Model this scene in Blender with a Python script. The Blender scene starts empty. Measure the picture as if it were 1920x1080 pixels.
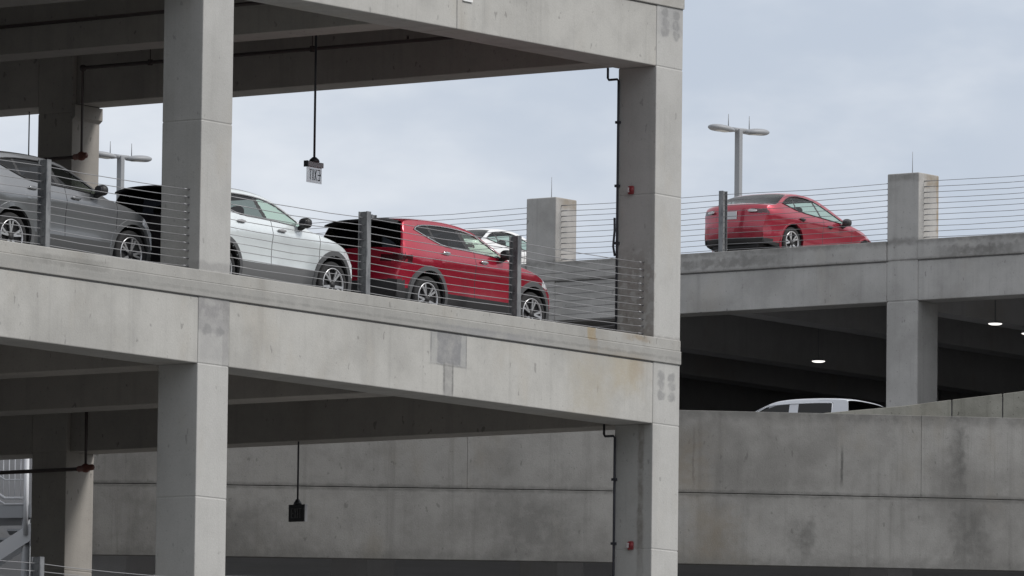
import bpy, bmesh, math, random
import numpy as np
from mathutils import Vector, Matrix
random.seed(7)
R = math.radians
scene = bpy.context.scene
COL = scene.collection

# ------------------------------------------------------------------ helpers
class MB:
    """collects shapes; build() links them as ONE mesh object"""
    def __init__(s): s.v = []; s.f = []; s.m = []; s.sm = []
    def add(s, verts, faces, mi=0, smooth=False):
        b = len(s.v); s.v += [tuple(p) for p in verts]
        for f in faces: s.f.append([b + i for i in f]); s.m.append(mi); s.sm.append(smooth)
        return s
    def box(s, x0, x1, y0, y1, z0, z1, mi=0):
        return s.add([(x0,y0,z0),(x1,y0,z0),(x1,y1,z0),(x0,y1,z0),(x0,y0,z1),(x1,y0,z1),(x1,y1,z1),(x0,y1,z1)],
                     [(0,3,2,1),(4,5,6,7),(0,1,5,4),(1,2,6,5),(2,3,7,6),(3,0,4,7)], mi)
    def prism(s, poly, axis, a, b, mi=0):
        """poly: 2D outline; extruded along axis from a to b"""
        n = len(poly); P = []
        for t in (a, b):
            for (p, q) in poly:
                P.append((t,p,q) if axis == 'x' else (p,t,q) if axis == 'y' else (p,q,t))
        F = [tuple(range(n)), tuple(range(2*n-1, n-1, -1))] + [(i, i+n, (i+1)%n+n, (i+1)%n) for i in range(n)]
        return s.add(P, F, mi)
    def tube(s, pts, r, seg=8, mi=0, cap=True):
        pts = [Vector(p) for p in pts]; V = []; F = []
        up = None
        for i, p in enumerate(pts):
            d = (pts[min(i+1, len(pts)-1)] - pts[max(i-1, 0)]).normalized()
            if up is None:
                up = Vector((0,0,1)) if abs(d.z) < .9 else Vector((1,0,0))
            a = d.cross(up).normalized(); up = a.cross(d).normalized()
            rr = r[i] if isinstance(r, (list, tuple)) else r
            for k in range(seg):
                t = 2*math.pi*k/seg
                V.append(p + a*(math.cos(t)*rr) + up*(math.sin(t)*rr))
        for i in range(len(pts)-1):
            for k in range(seg):
                F.append((i*seg+k, i*seg+(k+1)%seg, (i+1)*seg+(k+1)%seg, (i+1)*seg+k))
        if cap:
            F.append(tuple(range(seg-1, -1, -1))); F.append(tuple((len(pts)-1)*seg+k for k in range(seg)))
        return s.add(V, F, mi, True)
    def lathe(s, prof, c=(0,0,0), axis='z', seg=32, mi=0, smooth=True):
        V = []; F = []
        for (r, h) in prof:
            for k in range(seg):
                t = 2*math.pi*k/seg; a, b = r*math.cos(t), r*math.sin(t)
                p = (a, b, h) if axis == 'z' else (a, h, b) if axis == 'y' else (h, a, b)
                V.append((c[0]+p[0], c[1]+p[1], c[2]+p[2]))
        for i in range(len(prof)-1):
            for k in range(seg):
                F.append((i*seg+k, i*seg+(k+1)%seg, (i+1)*seg+(k+1)%seg, (i+1)*seg+k))
        return s.add(V, F, mi, smooth)
    def blob(s, c, r, e=2.4, nu=20, nv=12, mi=0, rot=None):
        """superellipsoid"""
        def sp(v, p): return math.copysign(abs(v)**p, v)
        V = []; F = []; q = 2.0/e
        for i in range(nv+1):
            a = -math.pi/2 + math.pi*i/nv
            for k in range(nu):
                t = 2*math.pi*k/nu
                p = Vector((r[0]*sp(math.cos(a),q)*sp(math.cos(t),q), r[1]*sp(math.cos(a),q)*sp(math.sin(t),q), r[2]*sp(math.sin(a),q)))
                if rot: p = rot @ p
                V.append(p + Vector(c))
        for i in range(nv):
            for k in range(nu):
                F.append((i*nu+k, i*nu+(k+1)%nu, (i+1)*nu+(k+1)%nu, (i+1)*nu+k))
        return s.add(V, F, mi, True)
    def build(s, name, mat, parent=None, bevel=0, fix=True, off=None, sharp=None):
        me = bpy.data.meshes.new(name)
        o3 = off or (tuple(parent.location) if parent is not None and parent.get('world') else (0,0,0))
        me.from_pydata([(v[0]-o3[0], v[1]-o3[1], v[2]-o3[2]) for v in s.v], [], s.f)
        for mm in (mat if isinstance(mat, (list, tuple)) else [mat]): me.materials.append(mm)
        me.polygons.foreach_set('material_index', s.m); me.polygons.foreach_set('use_smooth', s.sm)
        if fix:
            bm = bmesh.new(); bm.from_mesh(me)
            bmesh.ops.recalc_face_normals(bm, faces=bm.faces); bm.to_mesh(me); bm.free()
        if sharp is not None: me.set_sharp_from_angle(angle=R(sharp))
        me.update()
        o = bpy.data.objects.new(name, me); COL.objects.link(o)
        if parent is not None: o.parent = parent
        elif off: o.location = off
        if bevel:
            b = o.modifiers.new('bevel', 'BEVEL'); b.width = bevel; b.segments = 2; b.limit_method = 'ANGLE'
        return o

def tag(o, label=None, cat=None, group=None, kind=None):
    if label: o['label'] = label
    if cat: o['category'] = cat
    if group: o['group'] = group
    if kind: o['kind'] = kind
    return o
def thing(name, label, cat, loc=(0,0,0), rot=(0,0,0), group=None, world=True):
    o = bpy.data.objects.new(name, None); COL.objects.link(o); o.empty_display_size = .3
    o.location = loc; o.rotation_euler = rot
    if world: o['world'] = 1
    return tag(o, label, cat, group)
def copy_tree(o, parent=None):
    c = o.copy(); COL.objects.link(c)
    if parent is not None: c.parent = parent
    for ch in [k for k in bpy.data.objects if k.parent == o and k != c]: copy_tree(ch, c)
    return c

# ------------------------------------------------------------------ materials
def new_mat(name):
    m = bpy.data.materials.new(name); m.use_nodes = True
    nt = m.node_tree; b = nt.nodes['Principled BSDF']
    return m, nt, b
def plain(name, col, rough=.5, metal=0, coat=0, emit=None, spec=None):
    m, nt, b = new_mat(name)
    b.inputs['Base Color'].default_value = (*col, 1); b.inputs['Roughness'].default_value = rough
    b.inputs['Metallic'].default_value = metal; b.inputs['Coat Weight'].default_value = coat
    b.inputs['Coat Roughness'].default_value = .04
    if spec is not None: b.inputs['Specular IOR Level'].default_value = spec
    if emit: b.inputs['Emission Color'].default_value = (*emit[0], 1); b.inputs['Emission Strength'].default_value = emit[1]
    return m
class NT:
    def __init__(s, nt): s.nt = nt
    def n(s, typ, **kw):
        x = s.nt.nodes.new(typ)
        for k, v in kw.items(): setattr(x, k, v)
        return x
    def l(s, a, b): s.nt.links.new(a, b)
    def noise(s, vec, scale, detail=4, rough=.55, off=None, sc=None, dist=0):
        mp = s.n('ShaderNodeMapping'); s.l(vec, mp.inputs['Vector'])
        if sc: mp.inputs['Scale'].default_value = sc
        if off: mp.inputs['Location'].default_value = off
        t = s.n('ShaderNodeTexNoise'); s.l(mp.outputs[0], t.inputs['Vector'])
        t.inputs['Scale'].default_value = scale; t.inputs['Detail'].default_value = detail; t.inputs['Roughness'].default_value = rough
        t.inputs['Distortion'].default_value = dist
        return t.outputs['Fac']
    def ramp(s, fac, p0, p1, c0=0., c1=1.):
        r = s.n('ShaderNodeMapRange', interpolation_type='SMOOTHSTEP'); s.l(fac, r.inputs[0])
        r.inputs[1].default_value = p0; r.inputs[2].default_value = p1; r.inputs[3].default_value = c0; r.inputs[4].default_value = c1
        return r.outputs[0]
    def mix(s, fac, a, b, mode='MIX'):
        m = s.n('ShaderNodeMix', data_type='RGBA', blend_type=mode)
        for k, v in ((0, fac), (6, a), (7, b)):
            if isinstance(v, (int, float)): m.inputs[k].default_value = v
            elif isinstance(v, tuple): m.inputs[k].default_value = (*v, 1)
            else: s.l(v, m.inputs[k])
        return m.outputs[2]
    def mul(s, a, b):
        m = s.n('ShaderNodeMath', operation='MULTIPLY')
        for k, v in ((0, a), (1, b)):
            if isinstance(v, (int, float)): m.inputs[k].default_value = v
            else: s.l(v, m.inputs[k])
        return m.outputs[0]

def concrete(name, base=(.42,.41,.395), stain=(.2,.195,.185), warm=(.36,.31,.24), blot=.55, streak=.45, pits=.7, warm_amt=.25, seed=0., spots=(), org=(0,0,0)):
    m, nt, b = new_mat(name); k = NT(nt)
    tc = k.n('ShaderNodeTexCoord').outputs['Object']
    o = (seed*13.1, seed*7.7, seed*3.3)
    big = k.ramp(k.noise(tc, .55, 5, .6, o), .42, .68)
    mid = k.ramp(k.noise(tc, 2.6, 5, .65, o), .38, .75)
    st = k.ramp(k.noise(tc, 1., 4, .6, o, (5., 5., .22)), .5, .78)
    st2 = k.ramp(k.noise(tc, 1., 3, .6, (o[1], o[0], 4.), (17., 17., .5)), .55, .8)
    gate = k.ramp(k.noise(tc, .8, 2, .5, (3., 1., o[0])), .45, .65)
    fine = k.noise(tc, 38., 3, .7, o)
    c = k.mix(k.mul(big, blot*.55), base, stain)
    c = k.mix(k.mul(mid, blot*.32), c, stain)
    c = k.mix(k.mul(st, streak*.55), c, stain)
    c = k.mix(k.mul(k.mul(st2, gate), streak*.6), c, stain)
    wm = k.ramp(k.noise(tc, .9, 4, .6, (o[2]+9., 5., 1.), (1., 1., .5)), .52, .75)
    c = k.mix(k.mul(wm, warm_amt), c, warm)
    pit = k.ramp(k.noise(tc, 9., 2, .5, o, (1., 1., .6)), .69, .74)
    c = k.mix(k.mul(pit, pits), c, (stain[0]*.55, stain[1]*.55, stain[2]*.55))
    pit2 = k.ramp(k.noise(tc, 26., 1, .5, (o[1], 2., o[0])), .71, .76)
    c = k.mix(k.mul(pit2, pits*.8), c, (stain[0]*.6, stain[1]*.6, stain[2]*.6))
    if spots:
        ed = k.n('ShaderNodeTexNoise'); k.l(tc, ed.inputs['Vector']); ed.inputs['Scale'].default_value = 7.; ed.inputs['Detail'].default_value = 4
        blotch = k.ramp(k.noise(tc, 5., 4, .6, (4., o[0], 2.)), .3, .6, .45, 1.)
    for (ce, hf, col, amt, soft, wob) in spots:      # stains and mortar repairs with ragged edges
        a = k.n('ShaderNodeVectorMath', operation='MULTIPLY_ADD'); k.l(ed.outputs['Color'], a.inputs[0]); a.inputs[1].default_value = (wob,)*3; k.l(tc, a.inputs[2])
        b_ = k.n('ShaderNodeVectorMath', operation='SUBTRACT'); k.l(a.outputs[0], b_.inputs[0]); b_.inputs[1].default_value = tuple(ce[i]-org[i]+wob/2 for i in range(3))
        d_ = k.n('ShaderNodeVectorMath', operation='DIVIDE'); k.l(b_.outputs[0], d_.inputs[0]); d_.inputs[1].default_value = hf
        e_ = k.n('ShaderNodeVectorMath', operation='ABSOLUTE'); k.l(d_.outputs[0], e_.inputs[0])
        if soft < 0:      # round plug
            q_ = k.n('ShaderNodeVectorMath', operation='LENGTH'); k.l(e_.outputs[0], q_.inputs[0]); mxv = q_.outputs['Value']
        else:
            x_ = k.n('ShaderNodeSeparateXYZ'); k.l(e_.outputs[0], x_.inputs[0])
            m1 = k.n('ShaderNodeMath', operation='MAXIMUM'); k.l(x_.outputs[0], m1.inputs[0]); k.l(x_.outputs[1], m1.inputs[1])
            m2 = k.n('ShaderNodeMath', operation='MAXIMUM'); k.l(m1.outputs[0], m2.inputs[0]); k.l(x_.outputs[2], m2.inputs[1]); mxv = m2.outputs[0]
        c = k.mix(k.mul(k.ramp(mxv, 1-abs(soft), 1+abs(soft), amt, 0.), blotch), c, col)
    # faint board-cast mottling
    c = k.mix(.18, c, k.mix(fine, (.15,.15,.15), (.75,.75,.74)), 'OVERLAY')
    oi = k.n('ShaderNodeObjectInfo'); tone = k.ramp(oi.outputs['Random'], 0., 1., .90, 1.06)
    hs = k.n('ShaderNodeHueSaturation'); k.l(c, hs.inputs['Color']); k.l(tone, hs.inputs['Value']); c = hs.outputs[0]
    k.l(c, b.inputs['Base Color']); b.inputs['Roughness'].default_value = .9; b.inputs['Specular IOR Level'].default_value = .25
    bp = k.n('ShaderNodeBump'); bp.inputs['Strength'].default_value = .25; bp.inputs['Distance'].default_value = .012
    k.l(fine, bp.inputs['Height']); k.l(bp.outputs[0], b.inputs['Normal'])
    return m
M = {}
AORG = (-6, 6, -13.4)
GREY, DK_, RUST, TAN = (.235,.235,.24), (.16,.16,.155), (.27,.19,.10), (.36,.29,.19)
BEAM_SPOTS = [((-5.42,0,-.64), (.47,.6,.25), (.33,.33,.325), 1., .03, .02), ((-5.40,0,-.63), (.30,.6,.24), GREY, 1., .06, .08),
    ((-5.41,0,-1.1), (.12,.6,.24), (.31,.305,.295), 1., .1, .04), ((-5.52,0,-1.08), (.025,.6,.22), DK_, .7, .4, .03), ((-5.30,0,-1.1), (.02,.6,.24), DK_, .8, .4, .02),
    ((-5.86,0,-.64), (.012,.6,.26), DK_, .6, .5, .02), ((-4.96,0,-.64), (.012,.6,.26), DK_, .6, .5, .02), ((-5.42,0,-.89), (.46,.6,.012), DK_, .5, .5, .02),
    ((-1.70,0,-.10), (.11,.6,.11), TAN, .8, .2, .05), ((-1.66,0,-.27), (.11,.6,.11), RUST, .8, .2, .06),
    ((-.75,0,-.62), (.38,.6,.30), (.37,.32,.23), .55, .6, .35), ((-.35,0,-.5), (.25,.6,.20), RUST, .28, .7, .3), ((-1.7,0,-.9), (.5,.6,.5), (.38,.35,.29), .6, .7, .4),
    ((-.9,0,-.34), (.5,.6,.05), RUST, .4, .6, .1), ((-.45,0,-.05), (.3,.6,.05), RUST, .5, .7, .15), ((-5.31,0,4.5), (.018,.6,.4), DK_, .7, .5, .03),
    ((-5.0,0,-.28), (40.,.6,.10), (.345,.34,.325), .75, .2, .07), ((-5.0,0,-.30), (8.,.6,.022), DK_, .3, .6, .05), ((-14.6,0,-.17), (.9,.6,.075), (.27,.265,.25), .7, .3, .08), ((-4.4,0,-.33), (1.2,.6,.06), (.30,.30,.31), .6, .5, .1)]
COL_SPOTS = [((-11.17,0,-.62), (.40,.2,.26), (.26,.255,.255), .95, .12, .12), ((-10.90,0,-.9), (.07,.2,.42), (.25,.245,.24), .9, .3, .12), ((-11.17,0,-1.0), (.34,.2,.3), (.34,.335,.33), .7, .2, .1),
    ((.37,0,5.1), (.36,.2,.3), (.29,.29,.295), .6, .4, .3), ((.36,0,-.02), (.5,.2,.05), (.25,.24,.23), .7, .5, .1), ((-11.17,0,.06), (.5,.2,.07), (.28,.275,.27), .7, .5, .12),
    ((-.02,.36,.55), (.03,.40,.75), (.20,.17,.145), .5, .5, .25), ((-.02,.22,-2.4), (.03,.05,1.2), (.12,.10,.08), .6, .6, .06)]
for (x_, zs_) in ((.22, (-.59, -.73, -.89)), (.50, (-.60, -.74, -.90)), (.23, (5.1, 4.95, 4.81)), (.54, (5.1, 4.94, 4.78)), (-11.34, (-.86,)), (-11.04, (-.87,))):
    for z_ in zs_: COL_SPOTS.append(((x_,0,z_), (.10,.2,.075), (.23,.23,.23), .7, -.3, .15))
BD = (.16,.155,.145)
B_SPOTS = [((27.3,14,4.75), (.6,60,.06), BD, .6, .95, .15), ((27.3,17.2,4.55), (.6,1.4,.10), BD, .6, .6, .35), ((27.3,11.2,4.5), (.6,.8,.09), BD, .7, .6, .3), ((27.3,14,4.39), (.6,60,.03), BD, .5, .6, .06),
    ((28.05,12.6,5.5), (.06,.3,.6), (.30,.22,.13), .7, .6, .15), ((27.9,12.6,5.95), (.3,.4,.12), (.25,.2,.14), .7, .6, .15), ((27.3,13.0,6.0), (.1,.4,.07), BD, .5, .6, .1), ((27.8,21.2,6.0), (.3,.1,.12), (.25,.2,.14), .6, .6, .15)]
WD = (.12,.118,.112)
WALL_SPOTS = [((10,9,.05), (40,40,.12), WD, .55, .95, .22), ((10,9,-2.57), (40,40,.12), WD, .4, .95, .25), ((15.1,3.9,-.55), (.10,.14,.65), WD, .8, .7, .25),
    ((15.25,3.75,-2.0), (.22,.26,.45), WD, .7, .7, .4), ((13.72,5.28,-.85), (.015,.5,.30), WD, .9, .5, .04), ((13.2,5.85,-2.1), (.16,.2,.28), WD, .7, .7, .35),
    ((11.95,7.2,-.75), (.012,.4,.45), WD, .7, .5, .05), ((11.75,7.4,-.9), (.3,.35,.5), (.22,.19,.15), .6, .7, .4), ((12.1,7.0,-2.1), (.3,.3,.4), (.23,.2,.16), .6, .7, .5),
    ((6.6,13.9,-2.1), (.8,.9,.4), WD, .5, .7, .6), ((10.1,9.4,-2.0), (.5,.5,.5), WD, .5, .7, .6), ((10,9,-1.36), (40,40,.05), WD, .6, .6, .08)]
M['conc'] = concrete('concrete', seed=1, pits=.38, spots=BEAM_SPOTS, org=AORG, base=(.445,.437,.415))
M['conc_beam'] = concrete('concrete beam', base=(.40,.375,.345), warm=(.33,.29,.25), seed=2, pits=.5)
M['conc_col'] = concrete('concrete column', base=(.44,.435,.42), blot=.4, streak=.3, seed=3, pits=.32, spots=COL_SPOTS, org=AORG)
M['conc_b'] = concrete('weathered concrete', base=(.47,.46,.445), stain=(.20,.195,.185), blot=.65, streak=.55, seed=4, warm_amt=.2, pits=.4, spots=B_SPOTS, org=(40,14,-13.4))
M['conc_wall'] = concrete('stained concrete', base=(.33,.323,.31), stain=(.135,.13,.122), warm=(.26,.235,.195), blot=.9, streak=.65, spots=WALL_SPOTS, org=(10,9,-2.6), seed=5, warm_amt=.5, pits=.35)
M['conc_far'] = concrete('lichen concrete', base=(.34,.335,.30), stain=(.10,.10,.08), blot=.8, streak=.9, seed=6)
M['conc_dark'] = concrete('interior concrete', base=(.42,.415,.42), stain=(.27,.27,.27), seed=8, pits=.2)
M['patch'] = concrete('mortar patch', base=(.25,.25,.255), stain=(.19,.19,.19), blot=.6, seed=9, warm_amt=0., pits=.2)
M['oval'] = concrete('mortar plug', base=(.23,.23,.23), stain=(.19,.19,.19), blot=.5, seed=10, warm_amt=0., pits=0.)
M['rust'] = concrete('rust stain', base=(.30,.22,.12), stain=(.22,.15,.08), blot=.9, seed=11, warm_amt=.3)
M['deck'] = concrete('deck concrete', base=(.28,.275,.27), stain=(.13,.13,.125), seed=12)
M['asphalt'] = concrete('yard paving', base=(.135,.135,.135), stain=(.08,.08,.08), warm=(.12,.115,.11), seed=13)
def galv():
    m, nt, b = new_mat('galvanised steel'); k = NT(nt)
    tc = k.n('ShaderNodeTexCoord').outputs['Object']
    c = k.mix(k.ramp(k.noise(tc, 7., 5, .7, None, (1,1,.4)), .35, .7), (.25,.255,.26), (.11,.115,.125))
    k.l(c, b.inputs['Base Color']); b.inputs['Metallic'].default_value = .35; b.inputs['Roughness'].default_value = .55
    return m
M['galv'] = galv()
M['cable'] = plain('cable steel', (.34,.34,.35), .45, .5)
M['cable_b'] = plain('weathered cable steel', (.24,.24,.25), .55, .4)
M['lamp_grey'] = plain('lamp grey paint', (.27,.28,.295), .5)
M['lens'] = plain('lamp lens', (.6,.6,.58), .3)
M['pipe'] = plain('dark conduit', (.035,.036,.045), .6)
M['sprink'] = plain('dark sprinkler pipe', (.055,.042,.04), .6)
M['sprink_red'] = plain('rusty red pipe fitting', (.16,.055,.04), .6)
M['alarm'] = plain('alarm red', (.25,.03,.035), .4)
M['alarm_lens'] = plain('alarm strobe lens', (.5,.45,.45), .2)
M['white_steel'] = plain('white painted steel', (.52,.53,.55), .5)
M['white_panel'] = plain('white panel', (.75,.75,.74), .5)
M['black'] = plain('black plastic', (.022,.022,.024), .55)
M['grey_plastic'] = plain('grey plastic', (.30,.30,.31), .5)
M['dark_metal'] = plain('dark metal', (.03,.032,.038), .5)
M['letter_dark'] = plain('dark lettering', (.05,.055,.06), .5)
M['letter_red'] = plain('unlit lettering', (.10,.10,.10), .5)
M['lampglow'] = plain('lit lamp', (.9,.9,.9), .3, emit=((1., .97, .92), 1.5))
def acrylic():
    m, nt, b = new_mat('clear acrylic'); k = NT(nt)
    nt.nodes.remove(b); out = nt.nodes['Material Output']
    t = k.n('ShaderNodeBsdfTransparent'); t.inputs[0].default_value = (.9,.92,.93,1)
    g = k.n('ShaderNodeBsdfPrincipled'); g.inputs['Base Color'].default_value = (.8,.8,.8,1); g.inputs['Roughness'].default_value = .2
    mx = k.n('ShaderNodeMixShader'); mx.inputs[0].default_value = .45
    k.l(t.outputs[0], mx.inputs[1]); k.l(g.outputs[0], mx.inputs[2]); k.l(mx.outputs[0], out.inputs[0])
    return m
M['acrylic'] = acrylic()
def glass(name, tint, refl=.09):
    m, nt, b = new_mat(name); k = NT(nt)
    nt.nodes.remove(b); out = nt.nodes['Material Output']
    t = k.n('ShaderNodeBsdfTransparent'); t.inputs[0].default_value = (*tint, 1)
    g = k.n('ShaderNodeBsdfGlossy'); g.inputs['Roughness'].default_value = .02
    lw = k.n('ShaderNodeLayerWeight'); lw.inputs[0].default_value = .5
    pw = k.n('ShaderNodeMath', operation='POWER'); k.l(lw.outputs['Facing'], pw.inputs[0]); pw.inputs[1].default_value = 4.
    fa = k.n('ShaderNodeMath', operation='MULTIPLY_ADD'); k.l(pw.outputs[0], fa.inputs[0]); fa.inputs[1].default_value = .5; fa.inputs[2].default_value = .045
    mx = k.n('ShaderNodeMixShader'); k.l(fa.outputs[0], mx.inputs[0])
    k.l(t.outputs[0], mx.inputs[1]); k.l(g.outputs[0], mx.inputs[2]); k.l(mx.outputs[0], out.inputs[0])
    return m
M['glass_clear'] = glass('tinted window glass', (.80,.90,.82))
M['glass_mid'] = glass('smoked window glass', (.30,.32,.32))
M['glass_dark'] = glass('privacy glass', (.02,.02,.025))
def paint(name, col, metal=.2, rough=.35):
    m, nt, b = new_mat(name); k = NT(nt)
    geo = k.n('ShaderNodeNewGeometry'); tc = k.n('ShaderNodeTexCoord').outputs['Object']
    dirt = k.ramp(k.noise(tc, 3., 4, .6, None, (1,1,1)), .45, .75, 0., .10)
    c = k.mix(dirt, col, (.25,.24,.23))
    inner = k.mix(geo.outputs['Backfacing'], c, (.03,.03,.03))
    k.l(inner, b.inputs['Base Color']); b.inputs['Metallic'].default_value = metal; b.inputs['Roughness'].default_value = rough
    b.inputs['Coat Weight'].default_value = 1.; b.inputs['Coat Roughness'].default_value = .05
    return m
M['paint_grey'] = paint('grey car paint', (.22,.226,.235), .65, .3)
M['paint_white'] = paint('pearl white car paint', (.78,.83,.845), .2, .3)
M['paint_red'] = paint('dark red car paint', (.40,.008,.034), .5, .28)
M['paint_sedan'] = paint('bright red car paint', (.34,.018,.042), .5, .3)
M['paint_pale'] = paint('white car paint', (.74,.75,.75), 0., .4)
M['paint_truck'] = paint('white truck paint', (.52,.54,.58), 0., .4)
M['paint_blk'] = paint('gloss black car paint', (.012,.010,.014), 0., .3)
M['clad_grey'] = plain('grey cladding plastic', (.085,.087,.09), .6)
M['clad_mid'] = plain('mid grey cladding plastic', (.15,.152,.155), .55)
M['clad_blk'] = plain('black cladding plastic', (.028,.028,.03), .6)
M['tyre'] = plain('tyre rubber', (.022,.022,.023), .85)
M['alloy'] = plain('bright alloy', (.62,.62,.63), .3, .7)
M['alloy_dark'] = plain('dark wheel inside', (.025,.025,.027), .6)
M['chrome'] = plain('chrome trim', (.7,.7,.71), .15, .9)
M['lens_red'] = plain('tail lamp red', (.045,.004,.008), .12, coat=1)
M['lens_white'] = plain('head lamp lens', (.7,.7,.72), .1, coat=1)
M['mirror'] = plain('mirror glass', (.05,.05,.055), .12)
M['seat'] = plain('dark seat cloth', (.035,.034,.034), .85)
M['plate'] = plain('licence plate', (.62,.63,.65), .5)

# ------------------------------------------------------------------ dimensions (metres; z=0 is the kerb of the deck the cars stand on)
GZ = -13.4
ST = 5.6                     # storey height
CA, CB = .73, .72            # column plan
W = 11.544                   # bay along the street face
KZ, JZ, BZ = 0., -.388, -1.35  # kerb top, joint under kerb band, beam underside
DECK = -.12
XB = 27.337                  # face of the far garage

# ------------------------------------------------------------------ ground
g = MB(); g.box(-900, 1400, -900, 1400, GZ-.5, GZ)
tag(g.build('ground', M['asphalt']), kind='structure')

# unseen wooded ridge, added behind the viewer to darken reflections in the car sides
m = MB(); n = 60; V = []
for i in range(n+1):
    a = R(150) + R(190)*i/n; hgt = 62 + 14*math.sin(i*.7) + 9*math.sin(i*1.9+1)
    for (rr_, z_) in ((330, GZ-.2), (370, GZ+hgt*.6), (420, GZ+hgt), (560, GZ-.2)): V.append((rr_*math.cos(a), rr_*math.sin(a), z_))
m.add(V, [(4*i+j, 4*i+4+j, 4*i+5+j, 4*i+1+j) for i in range(n) for j in range(3)], 0, True)
tag(m.build('reflection_ridge', concrete('added ridge green', base=(.05,.06,.03), stain=(.02,.028,.014), warm=(.07,.06,.035), seed=14)), kind='structure')

# ------------------------------------------------------------------ near garage
A = thing('parking_garage', 'open concrete parking garage in front with three storeys of square columns and deep bright beams', 'parking garage', (-6, 6, GZ))
def shear(mb, up):           # the upper storey beam falls very slightly along its length
    if up: mb.v = [(x, y, z + .0067*min(x, 0.)) for (x, y, z) in mb.v]
    return mb
levels = [(0, ST, True), (1, 0., False), (2, -ST, False)]
XL = -3*W                    # left end of what is built
for li, off, up in levels:
    for i in range(3):       # front beam of each bay, butting into the columns
        x0, x1 = -(i+1)*W + CA, -i*W
        m = MB(); m.box(x0, x1, .004, CB, off+BZ, off+JZ-.012); shear(m, up).build('front_beam', M['conc'], A, .015)
        m = MB(); m.box(x0, x1, .02, CB-.02, off+JZ-.012, off+JZ+.006); shear(m, up).build('beam_joint', M['conc_dark'], A)
    m = MB(); m.box(XL+CA, CA+.004, -.026, CB, off+JZ+.006, off+KZ-.17); m.box(XL+CA, CA+.002, -.012, CB, off+KZ-.17, off+KZ)
    shear(m, up).build('kerb_band', M['conc'], A, .012)
    # cross beams
    for i in range(3):
        xa = -i*W
        for xm in ((-6.48, -.63), (-W, CA)):
            x0 = xa + xm[0]
            m = MB(); m.box(x0, x0+.68, CB, 24., off+BZ, off-.33); shear(m, up).build('cross_beam', M['conc_beam'], A, .012)
    eb = 4.39-ST if up else BZ
    m = MB(); m.box(.10, CA, CB, 11.65, off+eb, off-.33); m.build('end_beam', M['conc_beam'], A, .012)
    m = MB(); m.box(.0, CA, 12.37, 24., off+eb-.02, off-.33); m.build('end_beam', M['conc_beam'], A, .012)
    m = MB(); m.box(-.006, CA, CB, 11.65, off-.12, off-.005); m.box(-.006, CA, 12.37, 24., off-.12, off-.005); m.build('end_kerb', M['conc'], A, .012)
    m = MB(); m.box(XL, CA-.03, CB+.002, 24., off-.33, off+DECK); shear(m, up).build('deck_slab', M['deck'], A)
# columns: poured in lifts, with a thin joint between them
def column(xa, ya, zs, jn=.006):
    m = MB()
    for k in range(len(zs)-1):
        e = .0
        m.box(xa, xa+CA, ya, ya+CB, zs[k]+(jn if k else 0), zs[k+1])
        if k: m.box(xa+.006, xa+CA-.006, ya+.006, ya+CB-.006, zs[k]-.02, zs[k]+jn+.02)
    return m
zl = [GZ, -ST*2, -ST-4.4, -ST-1.35, -3.3, -1.35, 2.24, 4.25, 5.605]
zl0 = [GZ, -ST*2, -ST-4.4, -ST-1.35, -3.27, -1.35, 2.17, 4.2, 5.6]
for i in range(4):
    xa = -i*W
    column(xa, 0., zl if i == 0 else zl0).build('column', M['conc_col'], A, .014)
for ya in (11.65, 24.):
    column(0., ya, zl).build('column', M['conc_beam'], A, .014)
m = MB(); m.prism([(11.59, 4.37), (11.65, 4.37), (11.65, 4.12), (11.59, 4.17)], 'x', .0, CA)
m.build('bracket', M['conc_beam'], A)
m = MB(); m.box(-5.17, -4.93, -.02, 0.004, 4.655, 4.78); m.build('label_plate', M['white_panel'], A, .004)

# ------------------------------------------------------------------ cable railings
def railing(label, p, q, zb, posts, ncab, pitch, z0, group, mat, ext=0., post_h=1.26, name='cable_railing', pw=(.16,.10)):
    """cables from p to q (plan points) with posts at fractions; zb = kerb height"""
    p = Vector((*p, zb)); q = Vector((*q, zb)); d = (q-p).normalized(); nrm = Vector((-d.y, d.x, 0))
    t = thing(name, label, 'cable railing', tuple((p+q)/2), group=group)
    for f in posts:
        c = p + (q-p)*f; m = MB()
        a, b = (d*pw[1]/2, nrm*pw[0]/2)
        def bar(u0, u1, v0, v1, z0_, z1_):
            P = []
            for z in (z0_, z1_):
                for (u, v) in ((u0,v0),(u1,v0),(u1,v1),(u0,v1)): P.append(c + d*u + nrm*v + Vector((0,0,z)))
            m.add(P, [(0,3,2,1),(4,5,6,7),(0,1,5,4),(1,2,6,5),(2,3,7,6),(3,0,4,7)])
        h, w = pw[1]/2, pw[0]/2
        bar(-h, h, -w, -w+.016, .012, post_h); bar(-h, h, w-.016, w, .012, post_h); bar(-.012, .012, -w+.016, w-.016, .012, post_h)
        bar(-h-.05, h+.05, -w-.04, w+.04, -.01, .012)
        m.build('post', M['galv'], t)
    xs = [0.] + sorted(posts) + [1.]
    for k in range(ncab):
        z = z0 + k*pitch; pts = []
        for i in range(len(xs)-1):
            for s_ in range(4):
                f = xs[i] + (xs[i+1]-xs[i])*s_/4
                sag = -.02*math.sin(math.pi*s_/4)*(.5+random.random())
                pts.append(p + (q-p)*f + Vector((0,0,z+sag)))
        pts.append(q + Vector((0,0,z)))
        m = MB(); m.tube([x for x in pts], .0058, 6)
        for (e0, e1) in ((p, p+d*.14), (q-d*.14, q)): m.tube([e0+Vector((0,0,z)), e1+Vector((0,0,z))], .0105, 6)
        m.build('cable', mat, t)
    return t
GA = 'cable railings of the near garage'
yr = .2
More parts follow.
